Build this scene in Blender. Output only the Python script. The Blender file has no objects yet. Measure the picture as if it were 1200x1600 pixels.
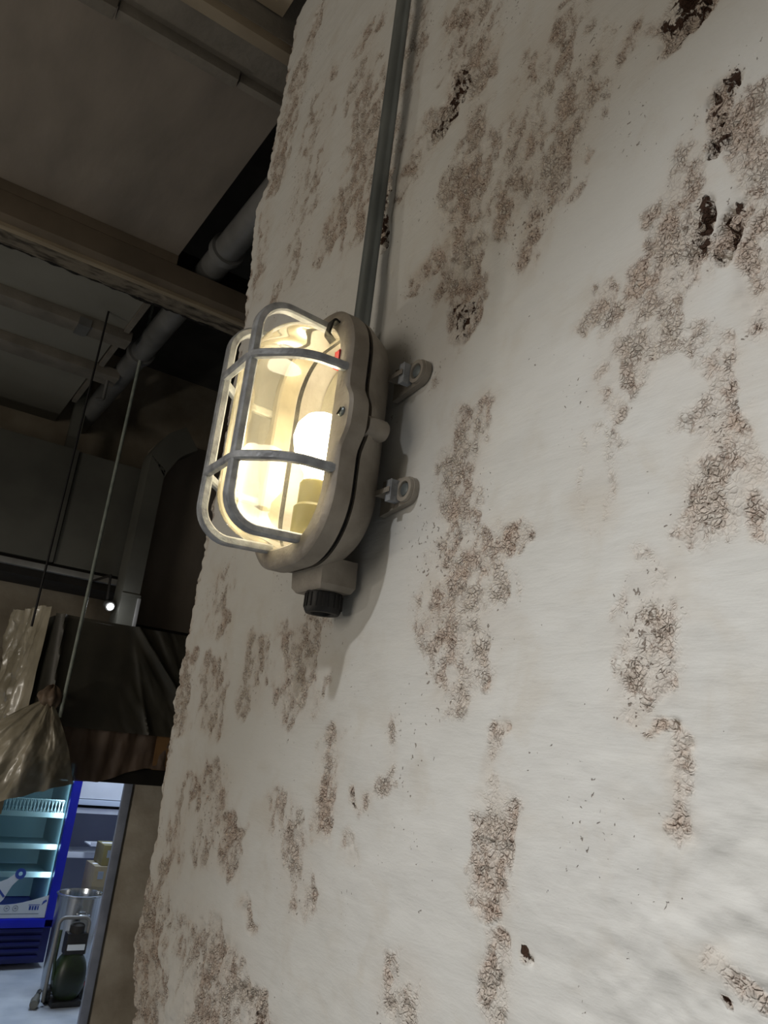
import bpy, bmesh, math, random
import numpy as np
from mathutils import Vector, Matrix
random.seed(4)
SC = bpy.context.scene
COL = SC.collection

# ------------------------------------------------------------------ camera
cam_data = bpy.data.cameras.new('camera')
cam_data.sensor_fit = 'VERTICAL'
cam_data.sensor_height = 36.0
cam_data.lens = 36.0 * 1202.0 / 1600.0
cam_data.clip_start = 0.02
cam_data.clip_end = 60
cam = bpy.data.objects.new('camera', cam_data)
COL.objects.link(cam)
# rows: world directions of the camera's right, up and back axes
RIGHT = Vector((0.8239, -0.5566, 0.1065))
BACK = Vector((-0.5085, -0.8077, -0.2980))
BACK.normalize()
RIGHT = (RIGHT - BACK * RIGHT.dot(BACK)).normalized()
UP = BACK.cross(RIGHT)
mw = Matrix((RIGHT, UP, BACK)).transposed().to_4x4()
mw.translation = (0, 0, 1.5)
cam.matrix_world = mw
SC.camera = cam

# ------------------------------------------------------------------ world, lights, exposure
world = bpy.data.worlds.new('World')
SC.world = world
world.use_nodes = True
world.node_tree.nodes['Background'].inputs['Color'].default_value = (1.0, 0.93, 0.82, 1)
world.node_tree.nodes['Background'].inputs['Strength'].default_value = 0.11

def lamp_light(name, kind, loc, target, power, color, **kw):
    d = bpy.data.lights.new(name, kind)
    d.energy = power
    d.color = color
    for k, v in kw.items():
        setattr(d, k, v)
    o = bpy.data.objects.new(name, d)
    COL.objects.link(o)
    o.location = loc
    o.rotation_euler = (Vector(target) - Vector(loc)).to_track_quat('-Z', 'Y').to_euler()
    return o

# work spot high in the room, its beam falling on the lower right of the wall
lamp_light('room_spot', 'SPOT', (-1.1, 0.42, 3.06), (0.45, -0.2, 0.2), 195, (0.985, 0.99, 1.0),
           spot_size=math.radians(65), spot_blend=1.0, shadow_soft_size=0.035)
# broad warm fill added from the left side of the room
lamp_light('warm_fill', 'AREA', (-2.2, 0.9, 2.0), (0.45, 0.9, 1.8), 13.5, (1.0, 0.90, 0.77), size=1.2)
# small fill added on the left to lift the back wall and plastic
lamp_light('rear_fill', 'POINT', (-1.3, 2.5, 1.25), (0, 0, 0), 16, (1.0, 0.93, 0.82), shadow_soft_size=0.06)
# low spot fill added to brighten the wall beside the doorway
lamp_light('back_wall_fill', 'SPOT', (-0.9, 2.6, 0.9), (1.5, 4.5, 0.55), 80, (1.0, 0.96, 0.9), spot_size=math.radians(34), spot_blend=.7, shadow_soft_size=0.05)
# strip of fill light added to brighten the fridge interior
lamp_light('fridge_fill', 'AREA', (1.335, 5.655, .95), (.95, 6.1, .95), 2.4, (0.72, 0.9, 1.0), shape='RECTANGLE', size=.03, size_y=1.25)
# cold tube light of the shop room at the back
lamp_light('back_room_tube', 'AREA', (1.35, 5.55, 2.45), (1.5, 5.7, 0), 46, (0.72, 0.84, 1.0), size=0.9)

SC.view_settings.view_transform = 'Standard'
SC.view_settings.look = 'None'
SC.view_settings.gamma = 1
SC.view_settings.use_curve_mapping = False
SC.view_settings.exposure = 0.0

# ------------------------------------------------------------------ helpers
def lin(c):
    return tuple((x / 255 / 12.92) if x / 255 <= 0.04045 else ((x / 255 + 0.055) / 1.055) ** 2.4 for x in c) + (1,)

def obj(name, me, m=None, parent=None):
    o = bpy.data.objects.new(name, me)
    COL.objects.link(o)
    if m is not None and len(me.materials) == 0:
        me.materials.append(m)
    if parent is not None:
        o.parent = parent
    return o

def tag(o, label=None, cat=None, group=None, kind=None):
    for k, v in (('label', label), ('category', cat), ('group', group), ('kind', kind)):
        if v:
            o[k] = v
    return o

def empty(name, loc, label=None, cat=None, group=None, kind=None):
    o = bpy.data.objects.new(name, None)
    COL.objects.link(o)
    o.location = loc
    o.empty_display_size = 0.02
    return tag(o, label, cat, group, kind)

class MB:
    """collects shapes, builds one mesh object"""
    def __init__(s):
        s.v = []
        s.f = []
    def add(s, vs, fs):
        n = len(s.v)
        s.v += [tuple(p) for p in vs]
        s.f += [tuple(i + n for i in f) for f in fs]
        return s
    def box(s, a, b, bev=0.0):
        (x0, y0, z0), (x1, y1, z1) = a, b
        bm = bmesh.new()
        bmesh.ops.create_cube(bm, size=1)
        for v in bm.verts:
            v.co = (x0 + (v.co.x + .5) * (x1 - x0), y0 + (v.co.y + .5) * (y1 - y0), z0 + (v.co.z + .5) * (z1 - z0))
        if bev > 0:
            bmesh.ops.bevel(bm, geom=bm.edges[:], offset=bev, segments=2, profile=.7, affect='EDGES')
        bm.verts.index_update()
        s.add([v.co.copy() for v in bm.verts], [[v.index for v in f.verts] for f in bm.faces])
        bm.free()
        return s
    def loft(s, loops, closed=True, cap0=False, cap1=False, ring=False):
        n = len(loops[0])
        vs = [p for l in loops for p in l]
        fs = []
        m = len(loops)
        for i in range(m if ring else m - 1):
            j = (i + 1) % m
            for k in range(n if closed else n - 1):
                l = (k + 1) % n
                fs.append((i * n + k, i * n + l, j * n + l, j * n + k))
        if cap0:
            fs.append(tuple(range(n))[::-1])
        if cap1:
            fs.append(tuple((m - 1) * n + k for k in range(n)))
        return s.add(vs, fs)
    def lathe(s, c, axis, prof, n=28, cap0=True, cap1=True):
        """prof: list of (distance along axis, radius)"""
        ax = Vector(axis).normalized()
        e1 = ax.orthogonal().normalized()
        e2 = ax.cross(e1)
        c = Vector(c)
        loops = [[c + ax * t + (e1 * math.cos(2 * math.pi * k / n) + e2 * math.sin(2 * math.pi * k / n)) * r for k in range(n)] for t, r in prof]
        return s.loft(loops, True, cap0, cap1)
    def tube(s, pts, r, n=12, cap=True):
        pts = [Vector(p) for p in pts]
        loops = []
        e = None
        for i, p in enumerate(pts):
            t = (pts[min(i + 1, len(pts) - 1)] - pts[max(i - 1, 0)]).normalized()
            e = t.orthogonal().normalized() if e is None else (e - t * e.dot(t)).normalized()
            g = t.cross(e)
            loops.append([p + (e * math.cos(2 * math.pi * k / n) + g * math.sin(2 * math.pi * k / n)) * r for k in range(n)])
        return s.loft(loops, True, cap, cap)
    def strip(s, pts, nrm, w, t, ch=0.0015):
        """flat bar swept along a planar path; w across the plane (along nrm), t within it"""
        pts = [Vector(p) for p in pts]
        nrm = Vector(nrm).normalized()
        loops = []
        for i, p in enumerate(pts):
            d = (pts[min(i + 1, len(pts) - 1)] - pts[max(i - 1, 0)]).normalized()
            b = d.cross(nrm)
            a, c = w / 2, t / 2
            sec = [(-a, -c + ch), (-a + ch, -c), (a - ch, -c), (a, -c + ch), (a, c - ch), (a - ch, c), (-a + ch, c), (-a, c - ch)]
            loops.append([p + nrm * q[0] + b * q[1] for q in sec])
        return s.loft(loops, True, True, True)
    def grid(s, fn, nu, nv):
        vs = [fn(i / nu, j / nv) for j in range(nv + 1) for i in range(nu + 1)]
        fs = [(j * (nu + 1) + i, j * (nu + 1) + i + 1, (j + 1) * (nu + 1) + i + 1, (j + 1) * (nu + 1) + i) for j in range(nv) for i in range(nu)]
        return s.add(vs, fs)
    def build(s, name, m=None, parent=None, smooth=35):
        me = bpy.data.meshes.new(name)
        org = Vector((0, 0, 0))
        if parent is not None:
            p = parent
            while p is not None:
                org += p.location
                p = p.parent
        me.from_pydata([Vector(v) - org for v in s.v], [], s.f)
        bm = bmesh.new()
        bm.from_mesh(me)
        bmesh.ops.recalc_face_normals(bm, faces=bm.faces[:])
        bm.to_mesh(me)
        bm.free()
        if smooth:
            me.polygons.foreach_set('use_smooth', [True] * len(me.polygons))
            me.set_sharp_from_angle(angle=math.radians(smooth))
        me.update()
        return obj(name, me, m, parent)

def fillet(corners, r, n=7):
    """round the inner corners of an open polyline"""
    P = [Vector(p) for p in corners]
    out = [P[0]]
    for i in range(1, len(P) - 1):
        rr = r[i - 1] if isinstance(r, (list, tuple)) else r
        a, b, c = P[i - 1], P[i], P[i + 1]
        u, v = (a - b).normalized(), (c - b).normalized()
        ang = u.angle(v)
        d = min(rr / math.tan(ang / 2), .49 * (a - b).length, .49 * (c - b).length) if rr else 0
        p0, p1 = b + u * d, b + v * d
        for k in range(n + 1):
            t = k / n
            # conic approximating the arc
            w = math.sin(ang / 2)
            q = (p0 * (1 - t) ** 2 + b * (2 * w * t * (1 - t)) + p1 * t * t) / ((1 - t) ** 2 + 2 * w * t * (1 - t) + t * t)
            out.append(q)
    out.append(P[-1])
    return out

# ---- materials
def mat(name, c1, c2=None, rough=.6, metal=0.0, scale=8.0, bump=0.0, bscale=None, stretch=(1, 1, 1), detail=6, lo=.35, hi=.65, spec=.5):
    m = bpy.data.materials.new(name)
    m.use_nodes = True
    nt = m.node_tree
    b = nt.nodes['Principled BSDF']
    b.inputs['Roughness'].default_value = rough
    b.inputs['Metallic'].default_value = metal
    b.inputs['Specular IOR Level'].default_value = spec
    tc = nt.nodes.new('ShaderNodeTexCoord')
    mp = nt.nodes.new('ShaderNodeMapping')
    mp.inputs['Scale'].default_value = stretch
    nt.links.new(tc.outputs['Object'], mp.inputs['Vector'])
    nz = nt.nodes.new('ShaderNodeTexNoise')
    nz.inputs['Scale'].default_value = scale
    nz.inputs['Detail'].default_value = detail
    nt.links.new(mp.outputs['Vector'], nz.inputs['Vector'])
    cr = nt.nodes.new('ShaderNodeValToRGB')
    cr.color_ramp.elements[0].position = lo
    cr.color_ramp.elements[1].position = hi
    cr.color_ramp.elements[0].color = lin(c1)
    cr.color_ramp.elements[1].color = lin(c2 or c1)
    nt.links.new(nz.outputs['Fac'], cr.inputs['Fac'])
    nt.links.new(cr.outputs['Color'], b.inputs['Base Color'])
    if bump:
        n2 = nt.nodes.new('ShaderNodeTexNoise')
        n2.inputs['Scale'].default_value = bscale or scale * 4
        n2.inputs['Detail'].default_value = 5
        nt.links.new(mp.outputs['Vector'], n2.inputs['Vector'])
        bp = nt.nodes.new('ShaderNodeBump')
        bp.inputs['Strength'].default_value = bump
        bp.inputs['Distance'].default_value = .004
        nt.links.new(n2.outputs['Fac'], bp.inputs['Height'])
        nt.links.new(bp.outputs['Normal'], b.inputs['Normal'])
    return m

def emit(name, col, strength):
    m = bpy.data.materials.new(name)
    m.use_nodes = True
    b = m.node_tree.nodes['Principled BSDF']
    b.inputs['Base Color'].default_value = (0.8, 0.8, 0.8, 1)
    b.inputs['Emission Color'].default_value = tuple(col) + (1,)
    b.inputs['Emission Strength'].default_value = strength
    return m

# ---- 2-D value noise for real relief
_rng = np.random.default_rng(11)
_TAB = _rng.random((256, 256))
def vnoise(x, y):
    xi = np.floor(x).astype(int); yi = np.floor(y).astype(int)
    fx = x - xi; fy = y - yi
    fx = fx * fx * (3 - 2 * fx); fy = fy * fy * (3 - 2 * fy)
    g = lambda a, b: _TAB[a & 255, b & 255]
    return (g(xi, yi) * (1 - fx) + g(xi + 1, yi) * fx) * (1 - fy) + (g(xi, yi + 1) * (1 - fx) + g(xi + 1, yi + 1) * fx) * fy
def fbm(x, y, o=4):
    t = 0; a = .5; s = 0
    for k in range(o):
        t = t + a * vnoise(x * 2 ** k + 17 * k, y * 2 ** k + 31 * k); s += a; a *= .5
    return t / s
def sstep(a, b, x):
    t = np.clip((x - a) / (b - a), 0, 1)
    return t * t * (3 - 2 * t)

# ------------------------------------------------------------------ structure: the plastered wall
def plaster_material():
    m = bpy.data.materials.new('peeling_whitewash')
    m.use_nodes = True
    nt = m.node_tree
    N = nt.nodes.new; L = nt.links.new
    b = nt.nodes['Principled BSDF']
    b.inputs['Roughness'].default_value = .85
    b.inputs['Specular IOR Level'].default_value = .2
    tc = N('ShaderNodeTexCoord')
    def attr(n):
        a = N('ShaderNodeAttribute'); a.attribute_name = n; return a.outputs['Fac']
    def noise(scale, detail=4, dist=0.0, rough=.55, sx=(1, 1, 1)):
        mp = N('ShaderNodeMapping'); mp.inputs['Scale'].default_value = sx
        L(tc.outputs['Object'], mp.inputs['Vector'])
        n = N('ShaderNodeTexNoise'); n.inputs['Scale'].default_value = scale; n.inputs['Detail'].default_value = detail
        n.inputs['Distortion'].default_value = dist; n.inputs['Roughness'].default_value = rough
        L(mp.outputs['Vector'], n.inputs['Vector'])
        return n
    def mth(op, a, c=None, clamp=False):
        n = N('ShaderNodeMath'); n.operation = op; n.use_clamp = clamp
        for i, q in enumerate((a, c)):
            if q is None: continue
            if isinstance(q, (int, float)): n.inputs[i].default_value = q
            else: L(q, n.inputs[i])
        return n.outputs[0]
    def rng(x, a, c, d=0.0, e=1.0, kind='SMOOTHSTEP'):
        n = N('ShaderNodeMapRange'); n.interpolation_type = kind
        n.inputs['From Min'].default_value = a; n.inputs['From Max'].default_value = c
        n.inputs['To Min'].default_value = d; n.inputs['To Max'].default_value = e
        L(x, n.inputs['Value']); return n.outputs['Result']
    def mix(f, a, c):
        n = N('ShaderNodeMix'); n.data_type = 'RGBA'
        if isinstance(f, float): n.inputs['Factor'].default_value = f
        else: L(f, n.inputs['Factor'])
        for k, q in (('A', a), ('B', c)):
            s = [i for i in n.inputs if i.name == k and i.type == 'RGBA'][0]
            if isinstance(q, tuple): s.default_value = q
            else: L(q, s)
        return [o for o in n.outputs if o.type == 'RGBA'][0]
    peel, dark, halo = attr('peel'), attr('dark'), attr('halo')
    # warped cells: blistered flakes of paint
    warp = noise(55, 3)
    vadd = N('ShaderNodeVectorMath'); vadd.operation = 'MULTIPLY_ADD'
    L(warp.outputs['Color'], vadd.inputs[0]); vadd.inputs[1].default_value = (.016, .016, .016); L(tc.outputs['Object'], vadd.inputs[2])
    vo = N('ShaderNodeTexVoronoi'); vo.feature = 'DISTANCE_TO_EDGE'; vo.inputs['Scale'].default_value = 215
    L(vadd.outputs[0], vo.inputs['Vector'])
    cell = vo.outputs['Distance']
    n_mid = noise(62, 4, .6).outputs['Fac']
    n_fine = noise(330, 3, .8).outputs['Fac']
    n_big = noise(4.5, 4).outputs['Fac']
    n_pat = noise(16, 4, .4).outputs['Fac']
    n_hole = noise(90, 4, .8).outputs['Fac']
    edges = mth('SUBTRACT', 1.0, rng(cell, .02, .10))
    gate = rng(n_mid, .44, .58)
    sq = mth('ABSOLUTE', mth('SUBTRACT', noise(175, 2, 1.4).outputs['Fac'], .5))
    squig = mth('MULTIPLY', mth('SUBTRACT', 1.0, rng(sq, .008, .035)), rng(noise(75, 2).outputs['Fac'], .44, .56))
    cracks = mth('MULTIPLY', mth('MAXIMUM', mth('MULTIPLY', mth('MULTIPLY', edges, gate), .6), squig), rng(peel, .15, .6), True)
    pits = mth('MULTIPLY', rng(n_fine, .56, .64), mth('MULTIPLY', rng(n_pat, .34, .55), peel), True)
    crev_shade = mth('MAXIMUM', cracks, pits)
    hole = rng(mth('MULTIPLY', dark, mth('ADD', mth('MULTIPLY', rng(n_mid, .40, .60), .45), rng(n_hole, .44, .60, 0, .7))), .42, .62)
    # sparse specks on sound paint
    speck = rng(mth('MULTIPLY', noise(210, 2, .5).outputs['Fac'], mth('ADD', rng(noise(9, 3).outputs['Fac'], .35, .7, .82, 1.04), mth('MULTIPLY', halo, .12))), .69, .735)
    paint = mix(n_big, lin((201, 201, 196)), lin((212, 212, 209)))
    paint = mix(mth('MULTIPLY', rng(n_pat, .5, .75), .35), paint, lin((190, 182, 168)))
    paint = mix(mth('MULTIPLY', halo, .35), paint, lin((190, 174, 156)))
    bare = mix(rng(n_pat, .35, .65), lin((202, 191, 178)), lin((192, 170, 153)))
    bare = mix(rng(n_mid, .5, .7), bare, lin((202, 195, 184)))
    c = mix(mth('MULTIPLY', peel, .68), paint, bare)
    c = mix(mth('MULTIPLY', crev_shade, .8), c, lin((94, 68, 52)))  # brown painted into cracks and pits for the shade they hold
    c = mix(mth('MULTIPLY', speck, .7), c, lin((96, 80, 66)))
    c = mix(hole, c, lin((64, 46, 36)))
    L(c, b.inputs['Base Color'])
    # fine relief
    h1 = mth('MULTIPLY', rng(cell, .0, .22), mth('MULTIPLY', peel, .0016))
    h2 = mth('MULTIPLY', mth('MULTIPLY', n_mid, mth('ADD', mth('MULTIPLY', peel, .28), .05)), .005)
    h3 = mth('MULTIPLY', n_fine, mth('ADD', mth('MULTIPLY', peel, .0012), .00014))
    h4 = mth('MULTIPLY', hole, -.003)
    trowel = mth('MULTIPLY', noise(40, 4, .2, .6, (1, .35, 1.6)).outputs['Fac'], .0012)
    hh = mth('ADD', mth('ADD', mth('ADD', h1, h2), mth('ADD', h3, h4)), mth('ADD', trowel, mth('MULTIPLY', speck, -.0008)))
    bp = N('ShaderNodeBump'); bp.inputs['Strength'].default_value = .85; bp.inputs['Distance'].default_value = 1.0
    L(hh, bp.inputs['Height']); L(bp.outputs['Normal'], b.inputs['Normal'])
    return m

# where the paint has gone: capsules (y0,z0, y1,z1, ry,rz, strength, darkness) on the wall, metres
PATCHES = [
(0.879,2.515,0.855,2.265,0.0700,0.0492,0.70,0.10),(0.942,2.679,0.928,2.474,0.0473,0.0332,0.60,0.10),(0.910,2.347,0.967,2.296,0.0620,0.0398,0.75,0.10),
(1.253,2.887,1.275,2.584,0.0450,0.0262,0.80,0.30),(1.094,2.705,1.116,2.424,0.0591,0.0364,0.45,0.00),(1.086,2.405,1.140,2.260,0.0570,0.0320,0.45,0.00),
(1.192,2.976,1.235,2.925,0.0370,0.0239,0.60,0.30),(1.305,2.539,1.266,2.306,0.0293,0.0149,0.50,0.10),(0.788,2.606,0.781,2.460,0.0375,0.0294,0.55,0.10),
(0.651,2.486,0.625,2.320,0.0482,0.0421,0.80,0.30),(0.647,2.338,0.681,2.290,0.0288,0.0233,0.90,0.80),(0.712,2.314,0.747,2.251,0.0398,0.0299,0.60,0.20),
(0.612,2.309,0.603,2.175,0.0278,0.0232,0.70,0.10),(0.610,2.180,0.617,2.040,0.0422,0.0335,0.90,0.35),(0.613,2.038,0.598,1.980,0.0303,0.0229,0.90,0.35),
(0.602,1.982,0.594,1.954,0.0228,0.0170,1.00,0.75),(0.653,2.086,0.689,2.068,0.0272,0.0198,0.80,0.30),(0.806,2.268,0.799,2.177,0.0109,0.0074,0.90,1.00),
(0.621,1.941,0.627,1.895,0.0294,0.0209,0.40,0.10),(0.473,2.258,0.530,2.092,0.0527,0.0496,0.62,0.00),(0.425,2.173,0.463,2.072,0.0377,0.0369,0.70,0.05),
(0.481,2.068,0.494,1.990,0.0228,0.0200,0.75,0.10),(0.370,2.165,0.392,2.137,0.0221,0.0237,0.55,0.00),(0.302,2.147,0.322,2.136,0.0213,0.0253,1.00,0.90),
(0.279,2.023,0.282,1.981,0.0085,0.0098,1.00,0.90),(0.256,1.993,0.258,1.811,0.0161,0.0187,0.80,0.25),(0.305,1.985,0.323,1.941,0.0225,0.0246,0.65,0.05),
(0.303,1.922,0.302,1.898,0.0097,0.0105,1.00,1.00),(0.280,1.897,0.287,1.873,0.0091,0.0099,1.00,1.00),(0.330,1.901,0.360,1.833,0.0346,0.0349,0.80,0.15),
(0.401,1.894,0.415,1.875,0.0157,0.0142,0.75,0.10),(0.308,1.822,0.324,1.807,0.0160,0.0161,0.45,0.00),(0.293,1.785,0.299,1.737,0.0216,0.0221,0.50,0.00),
(0.289,1.729,0.300,1.680,0.0254,0.0253,0.80,0.10),(0.263,1.708,0.265,1.660,0.0105,0.0108,0.65,0.10),(0.385,1.802,0.378,1.777,0.0090,0.0080,0.60,0.20),
(0.569,1.824,0.580,1.743,0.0350,0.0247,0.70,0.10),(0.481,1.699,0.529,1.670,0.0151,0.0108,0.80,0.25),(0.567,1.675,0.562,1.631,0.0585,0.0400,0.80,0.10),
(0.562,1.631,0.559,1.572,0.0359,0.0235,0.65,0.10),(0.561,1.552,0.559,1.546,0.0223,0.0140,0.55,0.00),(0.342,1.640,0.358,1.614,0.0186,0.0162,0.60,0.10),
(0.352,1.614,0.357,1.569,0.0236,0.0201,0.80,0.15),(0.352,1.569,0.360,1.543,0.0131,0.0108,0.70,0.10),(0.347,1.530,0.320,1.528,0.0058,0.0049,0.90,0.30),
(0.327,1.523,0.325,1.473,0.0102,0.0085,0.75,0.20),(0.499,1.529,0.498,1.474,0.0092,0.0060,0.75,0.10),(0.494,1.474,0.495,1.404,0.0217,0.0138,0.85,0.10),
(0.481,1.371,0.481,1.325,0.0167,0.0102,0.65,0.10),(0.452,1.378,0.451,1.374,0.0045,0.0028,1.00,1.50),(0.293,1.385,0.293,1.383,0.0031,0.0025,1.00,1.40),
(0.882,1.634,0.875,1.554,0.0580,0.0277,0.75,0.15),(1.017,1.633,1.005,1.545,0.0376,0.0159,0.65,0.10),(1.159,1.601,1.132,1.515,0.0499,0.0189,0.70,0.10),
(1.198,1.749,1.173,1.662,0.0493,0.0197,0.45,0.00),(0.770,1.512,0.778,1.405,0.0243,0.0116,0.65,0.15),(0.870,1.428,0.797,1.345,0.0363,0.0158,0.65,0.10),
(1.077,1.447,1.078,1.347,0.0540,0.0195,0.65,0.15),(1.007,1.389,1.001,1.351,0.0424,0.0159,0.85,0.30),(1.170,1.430,1.219,1.264,0.0506,0.0163,0.55,0.10),
(1.295,1.616,1.270,1.511,0.0423,0.0146,0.80,0.35),(1.259,1.256,1.210,1.108,0.0755,0.0214,0.85,0.35),(1.008,1.246,0.973,1.172,0.0946,0.0330,0.75,0.40),
(0.883,1.224,0.860,1.206,0.0438,0.0165,0.85,0.50),(0.932,1.305,0.910,1.296,0.0201,0.0076,0.80,0.40),(0.650,1.536,0.649,1.481,0.0130,0.0072,0.40,0.10),
(0.649,1.470,0.716,1.451,0.0170,0.0088,0.50,0.10),(0.715,1.420,0.702,1.392,0.0118,0.0057,0.55,0.20),(0.592,1.316,0.596,1.286,0.0342,0.0179,0.55,0.10),
(0.302,1.407,0.277,1.395,0.0085,0.0070,0.40,0.15),(0.397,1.754,0.402,1.706,0.0256,0.0220,0.30,0.05),(0.717,1.457,0.713,1.451,0.0110,0.0055,0.80,0.80),
(0.771,1.356,0.776,1.349,0.0131,0.0058,0.80,0.30)
]
EDGE_Z = [0.0, 1.0, 1.088, 1.217, 1.316, 1.439, 1.541, 1.639, 1.786, 2.02, 2.288, 2.584, 2.631, 2.844, 3.02, 3.2]
EDGE_Y = [1.25, 1.25, 1.249, 1.312, 1.285, 1.298, 1.318, 1.323, 1.303, 1.302, 1.318, 1.365, 1.330, 1.331, 1.338, 1.335]
WX = 0.45

def build_wall():
    ul = np.concatenate([np.linspace(-1.5, .16, 8)[:-1], np.linspace(.16, 1.0, 400)[:-1], np.linspace(1.0, 1.0 + .3, 150)])
    zl = np.concatenate([np.linspace(0, 1.02, 10)[:-1], np.linspace(1.02, 3.1, 880)])
    U, Z = np.meshgrid(ul, zl)
    ed = np.interp(zl, EDGE_Z, EDGE_Y) + .022 * (fbm(zl * 22, zl * 0 + 3.3, 4) - .5) + .008 * (vnoise(zl * 95, zl * 0 + 9.1) - .5)
    ed = ed[:, None]
    Y = np.where(U > 1.0, 1.0 + (U - 1.0) * (ed - 1.0) / .3, U)
    w = np.zeros_like(Y); dk = np.zeros_like(Y)
    wy = Y + .03 * (fbm(Y * 30, Z * 30, 3) - .5); wz = Z + .03 * (fbm(Y * 30 + 50, Z * 30 + 20, 3) - .5)
    for y0, z0, y1, z1, ry, rz, s, d in PATCHES:
        ax, az, bx, bz = y0 / ry, z0 / rz, y1 / ry, z1 / rz
        px, pz = wy / ry, wz / rz
        dx, dz = bx - ax, bz - az
        t = np.clip(((px - ax) * dx + (pz - az) * dz) / (dx * dx + dz * dz + 1e-9), 0, 1)
        r = np.hypot(px - ax - t * dx, pz - az - t * dz)
        k = 1 - sstep(.25, 2.0, r)
        w = np.maximum(w, k * s)
        dk = np.maximum(dk, k * d)
    edge_near = np.exp(-(ed - Y) / .02) * .55
    w = np.maximum(w, edge_near)
    n = fbm(Y * 55, Z * 40, 5)
    peel = sstep(.22, .68, w * .85 + (n - .5) * 1.3 * sstep(0, .25, w)) * sstep(.02, .3, w)
    peel *= .3 + .7 * sstep(.36, .54, fbm(Y * 75 + 9, Z * 62 + 5, 4))
    dark = dk * sstep(.3, .6, w)
    # real relief: hollows and trowel waves, flaked paint, deep holes
    waves = .010 * (fbm(Y * 5, Z * 5, 3) - .5) + .0035 * (fbm(Y * 18 + 7, Z * 24, 3) - .5)
    lump = sstep(.55, .1, Y) * sstep(1.65, 1.35, Z)
    waves += lump * .016 * (fbm(Y * 30 + 3, Z * 48 + 8, 4) - .5)
    low = sstep(.9, 1.25, Y) * sstep(1.4, 1.15, Z)
    waves += low * .022 * (fbm(Y * 30 + 3, Z * 34 + 8, 4) - .5)
    flake = fbm(Y * 150, Z * 150, 3)
    out = waves - peel * (.0004 + .0028 * (sstep(.4, .62, flake))) - dark * .008 * sstep(.46, .6, fbm(Y * 110 + 4, Z * 80, 3))
    fade = sstep(.0, .06, ed - Y)
    X = WX - out - .0 + (1 - fade) * .006 * fbm(Y * 40, Z * 40, 2)
    # keep the fixing area of the lamp and the conduit true
    keep = np.maximum(np.exp(-((Y - .785) / .05) ** 2 - (np.clip(np.abs(Z - 1.85) - .3, 0, 9) / .1) ** 2), 0)
    X = X + keep * .002
    # return face of the wall end
    nr, nc = X.shape
    ex = []
    for dx, dy in ((.006, .003), (.02, .006), (.06, .004), (.16, .0), (.4, .0), (1.75, .0)):
        j = .012 * (fbm(zl * 40 + dx * 300, zl * 0 + dx * 90, 3) - .5)
        ex.append((X[:, -1] + dx, Y[:, -1] + dy + j))
    Xa = np.concatenate([X] + [e[0][:, None] for e in ex], 1)
    Ya = np.concatenate([Y] + [e[1][:, None] for e in ex], 1)
    Za = np.concatenate([Z] + [Z[:, -1:]] * len(ex), 1)
    pe = np.concatenate([peel] + [peel[:, -1:]] * len(ex), 1)
    da = np.concatenate([dark] + [dark[:, -1:] * 0] * len(ex), 1)
    ha = np.concatenate([w] + [w[:, -1:]] * len(ex), 1)
    nr, nc = Xa.shape
    co = np.stack([Xa, Ya, Za], -1).reshape(-1, 3)
    idx = np.arange(nr * nc).reshape(nr, nc)
    q = np.stack([idx[:-1, :-1], idx[1:, :-1], idx[1:, 1:], idx[:-1, 1:]], -1).reshape(-1, 4)
    me = bpy.data.meshes.new('wall_right')
    me.vertices.add(len(co)); me.vertices.foreach_set('co', co.astype(np.float32).ravel())
    me.loops.add(q.size); me.loops.foreach_set('vertex_index', q.astype(np.int32).ravel())
    me.polygons.add(len(q)); me.polygons.foreach_set('loop_start', np.arange(0, q.size, 4, dtype=np.int32))
    me.polygons.foreach_set('use_smooth', np.ones(len(q), bool))
    for nme, arr in (('peel', pe), ('dark', da), ('halo', ha)):
        a = me.attributes.new(nme, 'FLOAT', 'POINT'); a.data.foreach_set('value', arr.astype(np.float32).ravel())
    me.update(); me.validate()
    o = obj('wall_right', me, plaster_material())
    tag(o, 'whitewashed plaster wall with flaking brown patches', kind='structure')
    return o
build_wall()

# ------------------------------------------------------------------ structure: floor, walls, ceilings
M = {}
M['floor'] = mat('floor_tile', (150, 158, 168), (188, 194, 200), .45, scale=3.5, bump=.1)
M['render'] = mat('stained_render', (128, 116, 98), (168, 158, 140), .9, scale=5, bump=.6, bscale=40, lo=.3, hi=.7)
M['dark_wall'] = mat('unlit_void_dark', (66, 64, 60), (84, 82, 76), .85, scale=4, bump=.2)  # coloured dark so the far void stays dark under ambient light
M['white_room'] = mat('white_room_paint', (200, 206, 214), (216, 220, 226), .7, scale=4)
M['panel'] = mat('ceiling_board', (122, 114, 104), (146, 136, 124), .8, scale=3.2, bump=.25, bscale=14, stretch=(2.2, .8, 1), lo=.3, hi=.72)
M['panel2'] = mat('ceiling_board_grey', (128, 126, 116), (138, 136, 126), .8, scale=3, bump=.1)
M['tan'] = mat('tan_board', (130, 118, 100), (150, 138, 118), .8, scale=5, bump=.2)
M['beam'] = mat('grey_brown_beam', (108, 103, 94), (128, 122, 112), .85, scale=9, bump=.35, bscale=60)
M['timber'] = mat('pale_timber', (134, 122, 102), (164, 150, 126), .8, scale=12, bump=.35, stretch=(.3, 3, 3))
M['rust'] = mat('rusty_flange', (26, 23, 20), (104, 98, 88), .9, scale=30, bump=.9, bscale=90, lo=.40, hi=.62, stretch=(.3, 1.6, 1.6))
M['galv_dark'] = mat('duct_metal', (92, 92, 86), (112, 112, 104), .55, .3, scale=3, bump=.1)
M['galv'] = mat('pipe_metal', (106, 106, 104), (132, 132, 130), .5, .3, scale=6, bump=.1)
M['black'] = mat('black_rubber', (20, 20, 21), (30, 30, 31), .55, scale=30, bump=.15)
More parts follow.
